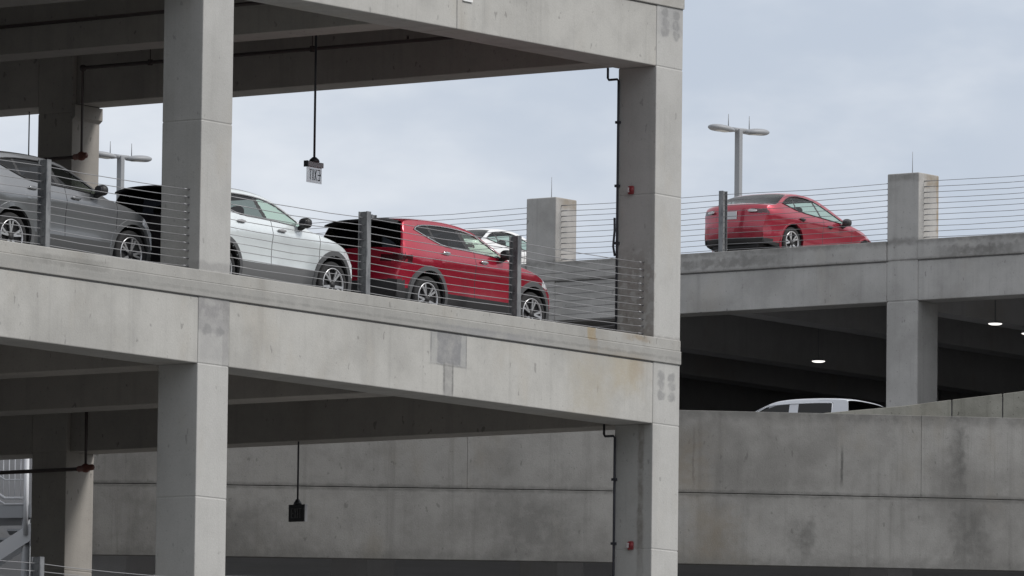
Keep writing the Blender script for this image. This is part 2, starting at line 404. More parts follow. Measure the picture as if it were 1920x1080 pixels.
for li, zb in ((0, 0.), (1, -ST)):
    nm = ('upper', 'lower')[li]
    lab1 = ['cable railing on the kerb in front of the white and dark red SUVs', 'cable railing on the lowest kerb right of the front column, at the bottom edge'][li]
    lab0 = ['cable railing on the kerb left of the front column, in front of the grey car', 'cable railing with bright cables in the bottom left corner'][li]
    lab2 = ['cable railing on the open deck end beyond the nose of the dark red SUV', 'cable railing along the open end of the lowest deck'][li]
    railing(lab1, (-W+CA-.005, yr), (.005, yr), zb, [(-7.30+W-CA)/(W-CA), (-3.45+W-CA)/(W-CA)], 11, .111, .06, GA, M['cable'])
    railing(lab0, (-2*W+CA-.005, yr), (-W+.005, yr), zb, [(2*W-CA-18.8)/(W-CA), (2*W-CA-14.87)/(W-CA)], 11, .111, .06, GA, M['cable'])
    railing(lab2, (.5, CB-.005), (.5, 11.655), zb, [.36, .68], 11, .111, .06, GA, M['cable'])

# ------------------------------------------------------------------ far garage
B = thing('parking_garage', 'far concrete garage on the right with the red sedan on its roof deck', 'parking garage', (40, 14, GZ))
bz = {'k': 4.773, 'j': 4.376, 'b': 3.593}
cols = [-4.5, 4.06, 12.64, 21.21, 29.79, 38.4]
for off in (0., -ST, -2*ST):
    for i in range(len(cols)-1):
        y0, y1 = cols[i]+CB, cols[i+1]
        m = MB(); m.box(XB+.004, XB+.6, y0, y1, off+bz['b'], off+bz['j']-.012); m.build('front_beam', M['conc_b'], B, .015)
        m = MB(); m.box(XB+.03, XB+.58, y0, y1, off+bz['j']-.012, off+bz['j']+.006); m.build('beam_joint', M['conc_dark'], B)
        m = MB(); m.box(XB-.03, XB+.6, y0, y1, off+bz['j']+.006, off+bz['k']); m.build('kerb_band', M['conc_b'], B, .015)
        for yb in (cols[i]+.1, cols[i]+4.3):
            m = MB(); m.box(XB+.602 if yb-cols[i] > 1 else XB+CA+.002, 68., yb, yb+.55, off+bz['b']+(.01 if yb-cols[i] > 1 else -.14), off+4.5); m.build('cross_beam', M['conc_dark'], B)
    m = MB(); m.box(XB+.602, 68., cols[0], cols[-1]+CB, off+4.5, off+4.72); m.build('deck_slab', M['deck'] if off else M['conc_beam'], B)
m = MB(); m.box(68., 68.4, cols[0], cols[-1]+CB, GZ, 4.72); m.build('back_wall', M['conc_dark'], B)
m = MB(); m.box(XB+.8, 68., cols[-1]+CB+.002, cols[-1]+CB+.3, GZ, 4.72); m.build('side_wall', M['conc_dark'], B)
for i, y in enumerate(cols):
    m = MB()
    zz = [GZ, -ST*1.5, 3.593-ST, 4.376-ST, 3.59, 4.376, 6.08]
    for k in range(len(zz)-1): m.box(XB, XB+CA, y, y+CB, zz[k]+(.01 if k else 0), zz[k+1])
    m.box(XB+.012, XB+CA-.012, y+.012, y+CB-.012, GZ+.1, 6.0)
    m.build('column', M['conc_b'], B, .02)
for (x, y) in ((34.6, 19.7), (29.6, 12.3), (31.6, 12.78), (46., 24.), (50., 10.)):
    t = thing('ceiling_light', {34.6: 'lit ceiling light in the dark garage above the white pickup', 29.6: 'lit ceiling light right of the far garage column, nearer of two', 31.6: 'lit ceiling light cut by the right edge of the photo'}.get(x, 'lit ceiling light deep in the dark far garage'), 'ceiling light', (x, y, 3.3), group='ceiling lights in the far garage')
    m = MB(); m.lathe([(.0, 4.5), (.012, 4.5), (.012, 3.38), (.138, 3.35), (.138, 3.32)], (x, y, 0), seg=20); m.build('housing', M['lamp_grey'], t)
    m = MB(); m.lathe([(.135, 3.322), (.13, 3.308), (.09, 3.295), (0., 3.29)], (x, y, 0), seg=24); m.build('lens', M['lampglow'], t)
GB = 'cable railings of the far garage roof'
labs = ['far garage railing beyond the right edge', 'roof cable railing right of the far concrete stub, running out at the right edge', 'roof cable railing with a grey post in front of the red sedan', 'roof cable railing left of the far stub column, behind the dark red car', 'roof cable railing at the far left end, hidden behind the cars']
for i in range(1, 4):
    y0, y1 = cols[i]+CB-.005, cols[i+1]+.005
    railing(labs[i], (XB+.2, y0), (XB+.2, y1), 4.773, [(17.33-12.64-CB)/(8.58-CB)], 11, .109, .06, GB, M['cable_b'], post_h=1.22)
# lightning rods on the stub columns
for y, lab in ((13.04, 'thin lightning rod on top of the concrete stub right of the red sedan'), (21.6, 'thin lightning rod on the stub column behind the dark red car'), (30.1, 'thin lightning rod on the stub column hidden at the left')):
    h = .46
    t = thing('lightning_rod', lab, 'lightning rod', (XB+.4, y, 6.08), group='lightning rods on the far stubs')
    m = MB(); m.tube([(XB+.4, y, 6.08), (XB+.4, y, 6.08+h)], [.009, .005], 6); m.build('rod', M['lamp_grey'], t)
    m = MB(); m.lathe([(.03, 6.08), (.03, 6.10), (.012, 6.12), (0, 6.12)], (XB+.4, y, 0), seg=10); m.build('base', M['lamp_grey'], t)

# ------------------------------------------------------------------ roof lamps
def lamp(x, y, ztop, lab):
    t = thing('lamp_post', lab, 'lamp post', (x, y, 4.72), group='twin-head lamp posts on the far roof')
    m = MB(); m.box(x-.065, x+.065, y-.065, y+.065, 4.74, ztop); m.box(x-.15, x+.15, y-.15, y+.15, 4.72, 4.76); m.build('pole', M['lamp_grey'], t, .01)
    d = Vector((.964, -.266, 0)); n = Vector((.266, .964, 0))
    m = MB()
    m.tube([Vector((x,y,ztop-.02)) - d*.22, Vector((x,y,ztop-.02)) + d*.22], .05, 8); m.build('arm', M['lamp_grey'], t)
    for sgn in (-1, 1):
        rot = Matrix.Rotation(math.atan2(d.y, d.x), 3, 'Z') @ Matrix.Rotation(R(-4*sgn), 3, 'Y')
        c = Vector((x, y, ztop-.03)) + d*sgn*.50
        m = MB(); m.blob(c, (.35, .19, .085), 2.2, 28, 12, rot=rot)
        m.v = [(a, b, max(cc, c.z-.045)) for a, b, cc in m.v]
        hd = m.build('lamp_head', M['lamp_grey'], t)
        m = MB(); m.blob(c + Vector((0,0,-.045)), (.2, .11, .012), 3., 16, 6, rot=rot); m.build('lens', M['lens'], hd, off=tuple(t.location))
        a = c - d*sgn*.20; m = MB(); m.tube([a + Vector((0,0,.05)), a + Vector((0,0,.34))], [.012, .008], 6); m.build('spike', M['lamp_grey'], t)
lamp(42.34, 26.93, 9.37, 'grey twin-head lamp post rising behind the red sedan')
lamp(39.3, 41.75, 9.34, 'grey twin-head lamp post between the back column and the front column')

# ------------------------------------------------------------------ curved ramp walls
def catmull(P, n=10):
    P = [np.array(p, float) for p in P]; out = []
    for i in range(len(P)-1):
        p0 = P[max(i-1,0)]; p1 = P[i]; p2 = P[i+1]; p3 = P[min(i+2,len(P)-1)]
        for k in range(n):
            t = k/n; out.append(.5*((2*p1)+(-p0+p2)*t+(2*p0-5*p1+4*p2-p3)*t*t+(-p0+3*p1-3*p2+p3)*t**3))
    out.append(P[-1]); return out
def ribbon(m, path, th, zb, zt, i0=0, i1=None, mi=0):
    """wall solid along a plan path: path rows are x, y, (extra z)"""
    path = path[i0:i1]; V = []; F = []
    for i, p in enumerate(path):
        d = path[min(i+1,len(path)-1)][:2] - path[max(i-1,0)][:2]; d = d/np.hypot(*d); n = np.array((d[1], -d[0]))   # left-to-right path: n points to the viewer side
        b, t = (zb(p), zt(p))
        a = p[:2]; c = p[:2] - n*th
        V += [(a[0],a[1],b),(a[0],a[1],t),(c[0],c[1],t),(c[0],c[1],b)]
    for i in range(len(path)-1):
        for k in range(4): F.append((4*i+k, 4*i+(k+1)%4, 4*i+4+(k+1)%4, 4*i+4+k))
    e = 4*(len(path)-1); F += [(0,3,2,1), (e,e+1,e+2,e+3)]
    return m.add(V, F, mi, False)
wp = [(5.0,16.3),(6.2,14.45),(8.1,12.08),(9.25,10.6),(11.0,8.42),(13.86,5.31),(15.95,3.17),(18.6,.9),(22.5,-1.6)]
path = catmull(wp, 16)
RW = thing('ramp_wall', 'long curved stained concrete ramp wall of big panels, running behind the lower storey to the right', 'ramp wall', (10, 9, -2.6))
# panel ends where the photograph shows upright seams; the lower course runs through
for (brk, zb_, zt_) in (([0, 50, 86, 104, 128], -1.354, .07), ([0, 128], -2.59, -1.366)):
    for q in range(len(brk)-1):
        seg = [s_.copy() for s_ in path[brk[q]:brk[q+1]+1]]
        d0 = seg[1]-seg[0]; seg[0] = seg[0] + d0/np.hypot(*d0)*.002
        d1 = seg[-1]-seg[-2]; seg[-1] = seg[-1] - d1/np.hypot(*d1)*.002
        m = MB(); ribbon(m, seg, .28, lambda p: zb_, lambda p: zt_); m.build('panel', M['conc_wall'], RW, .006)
m = MB(); ribbon(m, [p + np.array((.03,.04)) for p in path], .2, lambda p: -2.55, lambda p: .03); m.build('core', M['conc_dark'], RW)
# ramp slab behind the wall and its dark underside
m = MB(); V = []; F = []
for i, p in enumerate(path[::4]):
    q = p + np.array((7.5, 6.0))*1.0
    p = p + np.array((.3,.24))
    V += [(p[0],p[1],-1.25),(q[0],q[1],-1.25),(q[0],q[1],-2.3),(p[0],p[1],-2.3)]
for i in range(len(V)//4-1):
    for k in range(4): F.append((4*i+k, 4*i+(k+1)%4, 4*i+4+(k+1)%4, 4*i+4+k))
m.add(V, F); m.build('ramp_slab', M['conc_dark'], RW)
m = MB()
for k in (3, 9, 15, 21, 27, 33):
    p = path[min(k*4, len(path)-1)] + np.array((2.2, 1.8)); m.box(p[0]-.4, p[0]+.4, p[1]-.4, p[1]+.4, GZ, -2.3)
m.build('ramp_pier', M['conc_dark'], RW)
# low wall of shadowy lower ramp turn
m = MB(); ribbon(m, [p + np.array((2.2,1.9)) for p in path], .25, lambda p: -6.6, lambda p: -4.6); m.build('lower_wall', M['conc_dark'], RW)
# second wall, climbing to the right
sp = [(15.3,8.2,.20),(15.98,7.15,.335),(16.41,6.54,.41),(16.73,6.07,.47),(17.05,5.61,.55),(17.49,4.99,.65),(17.91,4.37,.75),(18.34,3.75,.87),(19.6,2.2,1.2),(21.5,.3,1.6)]
spath = catmull(sp, 6)
IW = thing('ramp_wall', 'low lichen-stained concrete ramp wall curving up at the right edge behind the long wall', 'ramp wall', (17, 5, -1))
br = [0, 26, 33, 42, 54]
for k in range(len(br)-1):
    seg = [s.copy() for s in spath[br[k]:br[k+1]+1]]
    d0 = seg[1]-seg[0]; seg[0] = seg[0] + d0/np.hypot(*d0[:2])*.012; d1 = seg[-1]-seg[-2]; seg[-1] = seg[-1] - d1/np.hypot(*d1[:2])*.012
    m = MB(); ribbon(m, seg, .25, lambda p: p[2]-1.25, lambda p: p[2]); m.build('panel', M['conc_far'], IW, .008)
m = MB(); ribbon(m, [p + np.array((.04,.05,0)) for p in spath], .15, lambda p: p[2]-1.2, lambda p: p[2]-.05); m.build('core', M['conc_dark'], IW)
m = MB(); m.box(13.5, 24.5, 6.0, 13.6, -1.24, -1.02); m.build('upper_slab', M['conc_dark'], IW)

# ------------------------------------------------------------------ hanging signs
def letters(word, h, w, gap, st):
    """block letters as bars in a 2D plane: list of (polygon)"""
    out = []; x = 0
    for ch in word:
        cw = w*.32 if ch == 'I' else w
        if ch == 'E':
            out += [[(x,0),(x+st,0),(x+st,h),(x,h)]] + [[(x+st,b),(x+cw,b),(x+cw,b+st),(x+st,b+st)] for b in (0, (h-st)/2, h-st)]
        elif ch == 'I': out += [[(x,0),(x+cw,0),(x+cw,h),(x,h)]]
        elif ch == 'T': out += [[(x,h-st),(x+cw,h-st),(x+cw,h),(x,h)], [(x+(cw-st)/2,0),(x+(cw+st)/2,0),(x+(cw+st)/2,h-st),(x+(cw-st)/2,h-st)]]
        elif ch == 'X':
            k = st*1.25
            out += [[(x,0),(x+k,0),(x+cw,h),(x+cw-k,h)], [(x,h),(x+cw/2-k/2,h/2),(x+cw/2,h/2+k*.8),(x+k,h)], [(x+cw/2,h/2-k*.8),(x+cw-k,0),(x+cw,0),(x+cw/2+k/2,h/2)]]
        x += cw + gap
    return out, x-gap
# upper: clear edge-lit plate, read from behind so the word is reversed
t = thing('exit_sign', 'clear hanging exit sign on a rod against the sky, its word reversed', 'exit sign', (-4.59, 3.2, 2.49), group='hanging exit signs')
m = MB(); m.tube([(-4.585,3.2,5.24),(-4.585,3.2,2.50)], .018, 8); m.build('rod', M['dark_metal'], t)
m = MB(); m.lathe([(0.,2.53),(.03,2.53),(.075,2.49),(.085,2.455),(0,2.455)], (-4.585,3.2,0), seg=18); m.build('canopy', M['dark_metal'], t)
m = MB(); m.box(-4.785,-4.385,3.165,3.235,2.375,2.455); hs = m.build('housing', M['grey_plastic'], t, .008)
m = MB(); m.box(-4.80,-4.785,3.16,3.24,2.365,2.46); m.build('end_cap', M['dark_metal'], t)
m = MB(); m.box(-4.775,-4.395,3.196,3.204,2.13,2.375); pl = m.build('acrylic_panel', M['acrylic'], t)
m = MB(); L, wd = letters('EXIT', .165, .064, .022, .0125)
for poly in L: m.prism([(-4.72+wd-a, 2.175+b) for a, b in poly], 'y', 3.1975-.007, 3.1945-.004)
arrow = [(-4.42,2.26),(-4.44,2.28),(-4.44,2.24)]
m.prism(arrow, 'y', 3.1905, 3.1905-.003)
m.build('lettering', M['letter_dark'], pl, off=tuple(t.location))
# lower: dark plate facing the left
t = thing('exit_sign', 'dark hanging exit sign in front of the curved ramp wall', 'exit sign', (.2, 7.04, -2.36), group='hanging exit signs')
m = MB(); m.tube([(.2,7.04,-.35),(.2,7.04,-2.33)], .015, 8); m.build('rod', M['dark_metal'], t)
m = MB(); m.lathe([(0.,-2.28),(.03,-2.28),(.06,-2.33),(.07,-2.365),(0,-2.365)], (.2,7.04,0), seg=16); m.build('canopy', M['dark_metal'], t)
m = MB(); m.box(.17,.225,6.89,7.20,-2.64,-2.365); m.build('housing', M['black'], t, .006)
m = MB(); m.box(.172,.24,6.872,6.889,-2.64,-2.365); m.build('end_cap', M['grey_plastic'], t)
m = MB(); L, wd = letters('EXIT', .16, .05, .014, .016)
for poly in L: m.prism([(7.045+wd/2-a, -2.585+b) for a, b in poly], 'x', .1665, .1695)
m.build('lettering', M['letter_red'], t)
# thin rod over the grey car
t = thing('hanger_rod', 'thin vertical rod hanging from the beam above the grey car at the left', 'hanger rod', (.4, 12.88, 3.6))
m = MB(); m.tube([(.4,12.88,4.42),(.4,12.88,3.35)], .012, 6); m.build('rod', M['lamp_grey'], t)
m = MB(); m.lathe([(.0,3.35),(.03,3.35),(.03,3.31),(0,3.3)], (.4,12.88,0), seg=10); m.build('end_fitting', M['lamp_grey'], t)

# ------------------------------------------------------------------ fire alarms, conduits, sprinkler pipes
for z, y, lab in ((2.32,.44,'small red fire alarm on the column beside the upper deck'), (-3.24,.38,'small red fire alarm on the column beside the lower storey')):
    t = thing('fire_alarm', lab, 'fire alarm', (0, y, z), group='fire alarms on the right column')
    m = MB(); m.box(-.05, -.002, y-.055, y+.055, z-.068, z+.068); m.build('housing', M['alarm'], t, .024)
    m = MB(); m.box(-.085, -.05, y+.005, y+.045, z-.04, z+.04); m.build('strobe', M['alarm_lens'], t, .012)
    m = MB(); m.lathe([(0,-.075),(.035,-.07),(.045,-.05)], (0, y-.028, z), axis='x', seg=14); m.build('horn', M['alarm'], t)
for off, zt, lab in ((0., 4.27, 'dark conduit with an offset loop running down the column beside the upper deck'), (-ST, -1.33, 'dark conduit with an offset loop running down the column beside the lower storey')):
    t = thing('conduit', lab, 'conduit pipe', (-.03, .74, off), group='conduits on the right column')
    m = MB(); zl_ = zt-.19
    m.tube([(-.03,.90,zt),(-.03,.90,zl_+.03),(-.03,.88,zl_),(-.03,.72,zl_),(-.03,.695,zl_-.03),(-.03,.695,off+.02)], .019, 8); m.build('pipe', M['pipe'], t)
    for z in (3.4, 2.4, 1.5):
        m = MB(); m.box(-.058, -.001, .66, .735, off+z-.02, off+z+.02); m.build('clamp', M['pipe'], t)
    m = MB(); m.tube([(-.04,.725,off+1.30),(-.05,.75,off+1.45),(-.03,.74,off+1.7),(-.05,.73,off+1.9)], .02, 6); m.build('cable_loop', M['pipe'], t)
t = thing('sprinkler_pipe', 'dark sprinkler pipe along the upper end beam with a drop and a rusty elbow', 'sprinkler pipe', (-.3, 8, 4.9), group='sprinkler pipes under the decks')
m = MB(); m.tube([(-.3,.9,4.915),(-.3,11.2,4.915),(-.3,11.2,3.45),(-.3,23.95,3.45)], .032, 8); m.build('pipe', M['sprink'], t)
m = MB(); m.blob((-.3,11.2,3.46), (.06,.075,.075), 2.4, 12, 8); m.tube([(-.3,11.1,3.47),(-.3,11.35,3.45)], .05, 8); m.build('elbow', M['sprink_red'], t)
m = MB(); m.blob((-.3,11.2,4.91), (.05,.06,.06), 2.2, 12, 8); m.build('elbow', M['sprink'], t)
for y in (2.5, 6.5, 9.8):
    m = MB(); m.tube([(-.3,y,4.93),(-.3,y,5.27)], .008, 6); m.lathe([(.045,4.87),(.045,4.96)], (-.3,y,0), seg=10); m.build('hanger', M['sprink'], t)
for y in (4.6, 8.2):
    m = MB(); m.lathe([(.0,4.99),(.018,4.99),(.018,4.93)], (-.3,y,0), seg=8); m.lathe([(.0,5.0),(.03,5.0)], (-.3,y,0), seg=8); m.build('sprinkler_head', M['sprink'], t)
t = thing('sprinkler_pipe', 'dark pipe along the beam at the top left corner', 'sprinkler pipe', (-6.6, 6, 4.6), group='sprinkler pipes under the decks')
m = MB(); m.tube([(-6.62,.9,4.66),(-6.62,16.,4.57)], .03, 8); m.build('pipe', M['sprink'], t)
m = MB(); m.lathe([(.045,4.55),(.045,4.66)], (-6.62,9.,0), seg=10); m.tube([(-6.62,9.,4.66),(-6.62,9.,5.26)], .008, 6); m.build('hanger', M['sprink'], t)
t = thing('sprinkler_pipe', 'dark sprinkler pipe with a rusty elbow below the lower beam, in front of the stair', 'sprinkler pipe', (-.3, 12, -1.7), group='sprinkler pipes under the decks')
m = MB(); m.tube([(-.3,11.,-.34),(-.3,11.,-1.68),(-.3,23.95,-1.70)], .032, 8); m.build('pipe', M['sprink'], t)
m = MB(); m.blob((-.3,11.,-1.67), (.06,.075,.075), 2.4, 12, 8); m.tube([(-.3,10.85,-1.66),(-.3,11.15,-1.68)], .05, 8); m.build('elbow', M['sprink_red'], t)

# ------------------------------------------------------------------ stair tower behind the lower storey, at the left
t = thing('staircase', 'white steel staircase with picket railing at the left behind the dark back column', 'staircase', (11.9, 22.6, GZ))
def SP(s, z, d=0.): return (12.06 - .30*s + .81*d, 22.25 + .95*s + .6*d, z)     # s runs to the left, d away from the viewer
m = MB(); m.tube([SP(0,-.1), SP(0,-1.62)], .05, 6); m.build('newel_post', M['white_steel'], t)
rail_top = lambda s: -.25 if s < .35 else -.25 + (s-.35)*.55
rail_bot = lambda s: -.98 if s < .42 else -.98 + (s-.42)*.62
m = MB(); m.tube([SP(s, rail_bot(s)+.04) for s in (0,.42,1.,2.,3.)], .03, 6); m.tube([SP(s, rail_bot(s)-.07) for s in (0,.42,1.,2.,3.)], .02, 6); m.build('bottom_rail', M['white_steel'], t)
m = MB(); m.tube([SP(s, rail_top(s)+.1) for s in (0,.35,1.,2.,3.)], .03, 6)
m.tube([SP(s, rail_bot(s)+.38) for s in (0,.42,1.,2.,3.)], .016, 6); m.build('handrail', M['white_steel'], t)
for k in range(1, 22):
    s = k*.115; m = MB(); m.tube([SP(s, rail_bot(s)), SP(s, rail_top(s)+.1)], .028 if k == 5 else .011, 5); m.build('picket', M['white_steel'], t)
m = MB()
for d0 in (0., 1.1):
    m.add([SP(-.1,-1.40,d0), SP(-.1,-1.72,d0), SP(3.,-3.6,d0), SP(3.,-3.25,d0), SP(-.1,-1.40,d0+.06), SP(-.1,-1.72,d0+.06), SP(3.,-3.6,d0+.06), SP(3.,-3.25,d0+.06)], [(0,1,2,3),(7,6,5,4),(0,4,5,1),(3,2,6,7),(0,3,7,4),(1,5,6,2)])
m.build('stringer', M['white_steel'], t)
m = MB(); 
P = [SP(-.1,-1.06), SP(.9,-1.06), SP(.9,-1.06,2.), SP(-.1,-1.06,2.)]; Q = [(a,b,c-.24) for a,b,c in P]
m.add(P+Q, [(0,1,2,3),(7,6,5,4),(0,4,5,1),(1,5,6,2),(2,6,7,3),(3,7,4,0)]); m.build('landing', M['lamp_grey'], t)
m = MB()
for k in range(12):
    s = .1 + k*.25; z = -1.5 - k*.16
    P = [SP(s,z,.06), SP(s+.27,z,.06), SP(s+.27,z,1.1), SP(s,z,1.1)]; Q = [(a,b,c-.04) for a,b,c in P]
    m.add(P+Q, [(0,1,2,3),(7,6,5,4),(0,4,5,1),(1,5,6,2),(2,6,7,3),(3,7,4,0)])
m.build('tread', M['lamp_grey'], t)
m = MB()
for s in (0., 3.):
    m.tube([SP(s,-1.2,1.9), SP(s,GZ,1.9)], .08, 6); m.tube([SP(s,-1.2,.1), SP(s,GZ,.1)], .08, 6)
m.build('support_post', M['lamp_grey'], t)
P = [SP(-.6,1.5,2.6), SP(4.,1.5,2.6), SP(4.,GZ,2.6), SP(-.6,GZ,2.6)]
m = MB(); m.add(P + [(a+.24,b+.18,c) for a,b,c in P], [(0,1,2,3),(7,6,5,4),(0,4,5,1),(1,5,6,2),(2,6,7,3),(3,7,4,0)]); m.build('stair_wall', M['conc_dark'], t)

# ------------------------------------------------------------------ cars
def chaikin(P, it=2):
    P = [np.array(p, float) for p in P]
    for _ in range(it):
        Q = [P[0]]
        for a, b in zip(P[:-1], P[1:]): Q += [a*.75+b*.25, a*.25+b*.75]
        Q.append(P[-1]); P = Q
    return np.array(P)
def resample(P, step, extra=()):
    d = np.r_[0, np.cumsum(np.hypot(*np.diff(P, axis=0).T))]
    n = int(d[-1]/step); t = np.linspace(0, d[-1], n+1)
    x = np.interp(t, d, P[:,0]); z = np.interp(t, d, P[:,1])
    if extra:                # stations placed exactly on door gaps, on the roof side of the outline
        top = np.argmax(np.interp(t, d, P[:,1]) > .9)
        for e in extra:
            i = np.where((x[:-1] < e) & (x[1:] >= e))[0]
            if len(i):
                j = i[-1]; f = (e-x[j])/(x[j+1]-x[j]); t = np.insert(t, j+1, t[j]+f*(t[j+1]-t[j]))
                x = np.interp(t, d, P[:,0]); z = np.interp(t, d, P[:,1])
    return x, z
def inpoly(px, pz, poly):
    r = np.zeros(px.shape, bool); n = len(poly)
    for i in range(n):
        x0, z0 = poly[i]; x1, z1 = poly[(i+1)%n]
        if z0 == z1: continue
        c = ((z0 > pz) != (z1 > pz)) & (px < (x1-x0)*(pz-z0)/(z1-z0)+x0)
        r ^= c
    return r

def smooth_interp(x, pts):
    xs = np.array([p[0] for p in pts]); ys = np.array([p[1] for p in pts])
    acc = 0
    for o in (-.12,-.06,0,.06,.12): acc = acc + np.interp(x+o, xs, ys)
    return acc/5

def car(name, label, S, loc, heading, paint_m, group=None, scale=1., pitch=0.):
    """S: spec in metres; x forward from the rear axle, z from the ground; origin moved to mid-wheelbase"""
    root = thing(name, label, S.get('cat', 'car'), loc, (0, pitch, heading), group, world=False)
    root.scale = (scale,)*3
    wb = S['wb']; ox = wb/2
    gaps = S['gaps']; ge = []
    for gx in gaps: ge += [gx-.007, gx+.007]
    X, ZT = resample(chaikin(S['top'], 2), S.get('step', .018), ge)
    ns = len(X)
    zb = np.minimum(smooth_interp(X, S['bot']), ZT); w = smooth_interp(X, S['width']); belt = smooth_interp(X, S['belt'])
    nl, ng, nt = 15, 16, 9
    c = np.minimum(np.interp(X, *zip(*S['crown'])), (ZT-zb)*.3); zr = ZT - c
    zbelt = np.minimum(belt, zr)
    sill = S['sill']; zs = np.clip(sill, zb, zbelt)
    rows_z = []; rows_y = []
    fz = np.array([.15,.3,.46,.62,.80,.93,.97,1.06,1.20]); fy = np.array([.88,.935,.965,.962,.972,.997,1.0,.972,.925])
    k_ = S.get('hscale', 1.)
    def prof(z): return np.interp(z, fz*k_, fy)
    for j in range(4): z = zb + (zs-zb)*j/4; rows_z.append(z); rows_y.append(w*prof(z))
    for j in range(nl-4+1): z = zs + (zbelt-zs)*j/(nl-4); rows_z.append(z); rows_y.append(w*prof(z))
    h = zr - zbelt; ysh = w*prof(zbelt); tum = S.get('tumble', .36)
    for j in range(1, ng+1):
        a = np.where(h > .16, np.where(j == 1, .02, np.where(j == ng, h, .02 + (h-.06-.02)*(j-1)/(ng-2))), h*j/ng)
        z = zbelt + a; rows_z.append(z); rows_y.append(ysh - tum*a - .10*a*a)
    yr_ = rows_y[-1]
    for j in range(1, nt+1):
        th = math.pi/2*j/nt; rows_z.append(zr + c*math.sin(th)); rows_y.append(yr_*math.cos(th)**.75 if j < nt else yr_*0)
    for j in range(nl+1):    # wings swell a little round the wheels
        sw = np.exp(-((X-0)/.46)**2) + np.exp(-((X-wb)/.46)**2); hz_ = np.exp(-((rows_z[j]/k_-.74)/.24)**2)
        rows_y[j] = rows_y[j] + .03*sw*hz_
    Z = np.array(rows_z).T; Y = np.array(rows_y).T       # ns x nh
    nh = Z.shape[1]
    XX = np.repeat(X[:,None], nh, 1)
    yn = Y/S['hw']
    fb = np.clip((X-S['fb'][0])/(S['fb'][1]-S['fb'][0]), 0, 1.15)**1.6*S['fb'][2]
    rb = np.clip((S['rb'][0]-X)/(S['rb'][0]-S['rb'][1]), 0, 1.15)*S['rb'][2]
    XX = XX + (rb-fb)[:,None]*yn**2.2
    # ends pull in around the corners
    V = np.concatenate([np.stack([XX, -Y, Z], 2), np.stack([XX[:, -2::-1], Y[:, -2::-1], Z[:, -2::-1]], 2)], 1)   # right side, then left
    nv = V.shape[1]
    C = (V[:-1,:-1]+V[1:,:-1]+V[1:,1:]+V[:-1,1:])/4       # face centres
    cx, cy, cz = C[...,0], C[...,1], C[...,2]
    row = np.arange(nv-1); rsym = np.minimum(row, nv-2-row)
    rowm = np.repeat(rsym[None], ns-1, 0)
    side = rowm < nl+ng; low = rowm < nl; green = (rowm >= nl) & (rowm < nl+ng); top = rowm >= nl+ng
    stx = np.repeat(((X[1:]+X[:-1])/2)[:,None], nv-1, 1); stz = np.repeat(((ZT[1:]+ZT[:-1])/2)[:,None], nv-1, 1)
    lab = np.full(cx.shape, 'body', object)
    lab[(cz < sill-.004) & low] = 'cladding'
    for zlim, a, b in S.get('bumper_clad', ()): lab[(cz < zlim) & (cx > a) & (cx < b)] = 'cladding'
    # doors
    for i, poly in enumerate(S['doors']):
        m_ = (low | (green & (rowm < nl+1))) & inpoly(cx, cz, poly) & (cz > sill-.004)
        for sg in (-1, 1): lab[m_ & (np.sign(cy) == sg)] = 'door%d%s' % (i, 'r' if sg < 0 else 'l')
    gm = np.zeros(cx.shape, bool)
    for gx, z0, z1 in S['gaplines']: gm |= low & (abs(stx-gx) < .0069) & (cz > z0) & (cz < z1)
    lab[gm] = 'seam'
    # side glass, with black pillars inside the glazed outline
    gl = green & inpoly(cx, cz, S['dlo'])
    lab[gl & (cy < 0)] = 'pillarr'; lab[gl & (cy > 0)] = 'pillarl'
    for i, poly in enumerate(S['windows']):
        m_ = gl & inpoly(cx, cz, poly)
        for sg in (-1, 1): lab[m_ & (np.sign(cy) == sg)] = 'win%d%s' % (i, 'r' if sg < 0 else 'l')
    a, b = S['wshield']; m_ = top & (stx > a) & (stx < b) & (rowm > nl+ng)
    lab[m_] = 'windshield'
    x1, z0, z1 = S['rglass']; m_ = top & (stx < x1) & (stz > z0) & (stz < z1) & (rowm > nl+ng-1+S.get('rgrow', 1))
    lab[m_] = 'rear_window'
    if 'tailgate' in S:
        z0, z1, xm, ymax = S['tailgate']; m_ = top & (stx < xm) & (stz > z0) & (stz < z1) & (abs(cy) < ymax)
        lab[m_] = 'tailgate'
    for z0, z1, xm, ymin in S['tail']:
        m_ = (cz > z0) & (cz < z1) & (cx < xm) & (abs(cy) > ymin); lab[m_ & (cy < 0)] = 'tailr'; lab[m_ & (cy > 0)] = 'taill'
    z0, z1, xm, ymin = S['head']; m_ = (cz > z0) & (cz < z1) & (cx > xm) & (abs(cy) > ymin); lab[m_ & (cy < 0)] = 'headr'; lab[m_ & (cy > 0)] = 'headl'
    if 'grille' in S:
        z0, z1, xm, ymax = S['grille']; lab[top & (cz > z0) & (cz < z1) & (cx > xm) & (abs(cy) < ymax)] = 'grille'
    if 'bed' in S:
        a, b = S['bed']; lab[top & (stx > a) & (stx < b) & (rowm > nl+ng) & (stz > 1.2)] = 'bedcover'
    # wheel openings
    Rw, ra = S['R'], S['ra']
    cut = np.zeros(cx.shape, bool)
    for xw in (0, wb): cut |= (np.hypot(cx-xw, cz-Rw) < ra) & (abs(cy) > .55)
    lab[cut] = ''
    Vf = V.reshape(-1, 3).copy(); Vf[:,0] -= ox
    def emit(keys):
        ii, jj = np.where(np.isin(lab, keys))
        F = np.stack([ii*nv+jj, (ii+1)*nv+jj, (ii+1)*nv+jj+1, ii*nv+jj+1], 1)
        u, inv = np.unique(F, return_inverse=True); F = inv.reshape(F.shape)
        return Vf[u], F
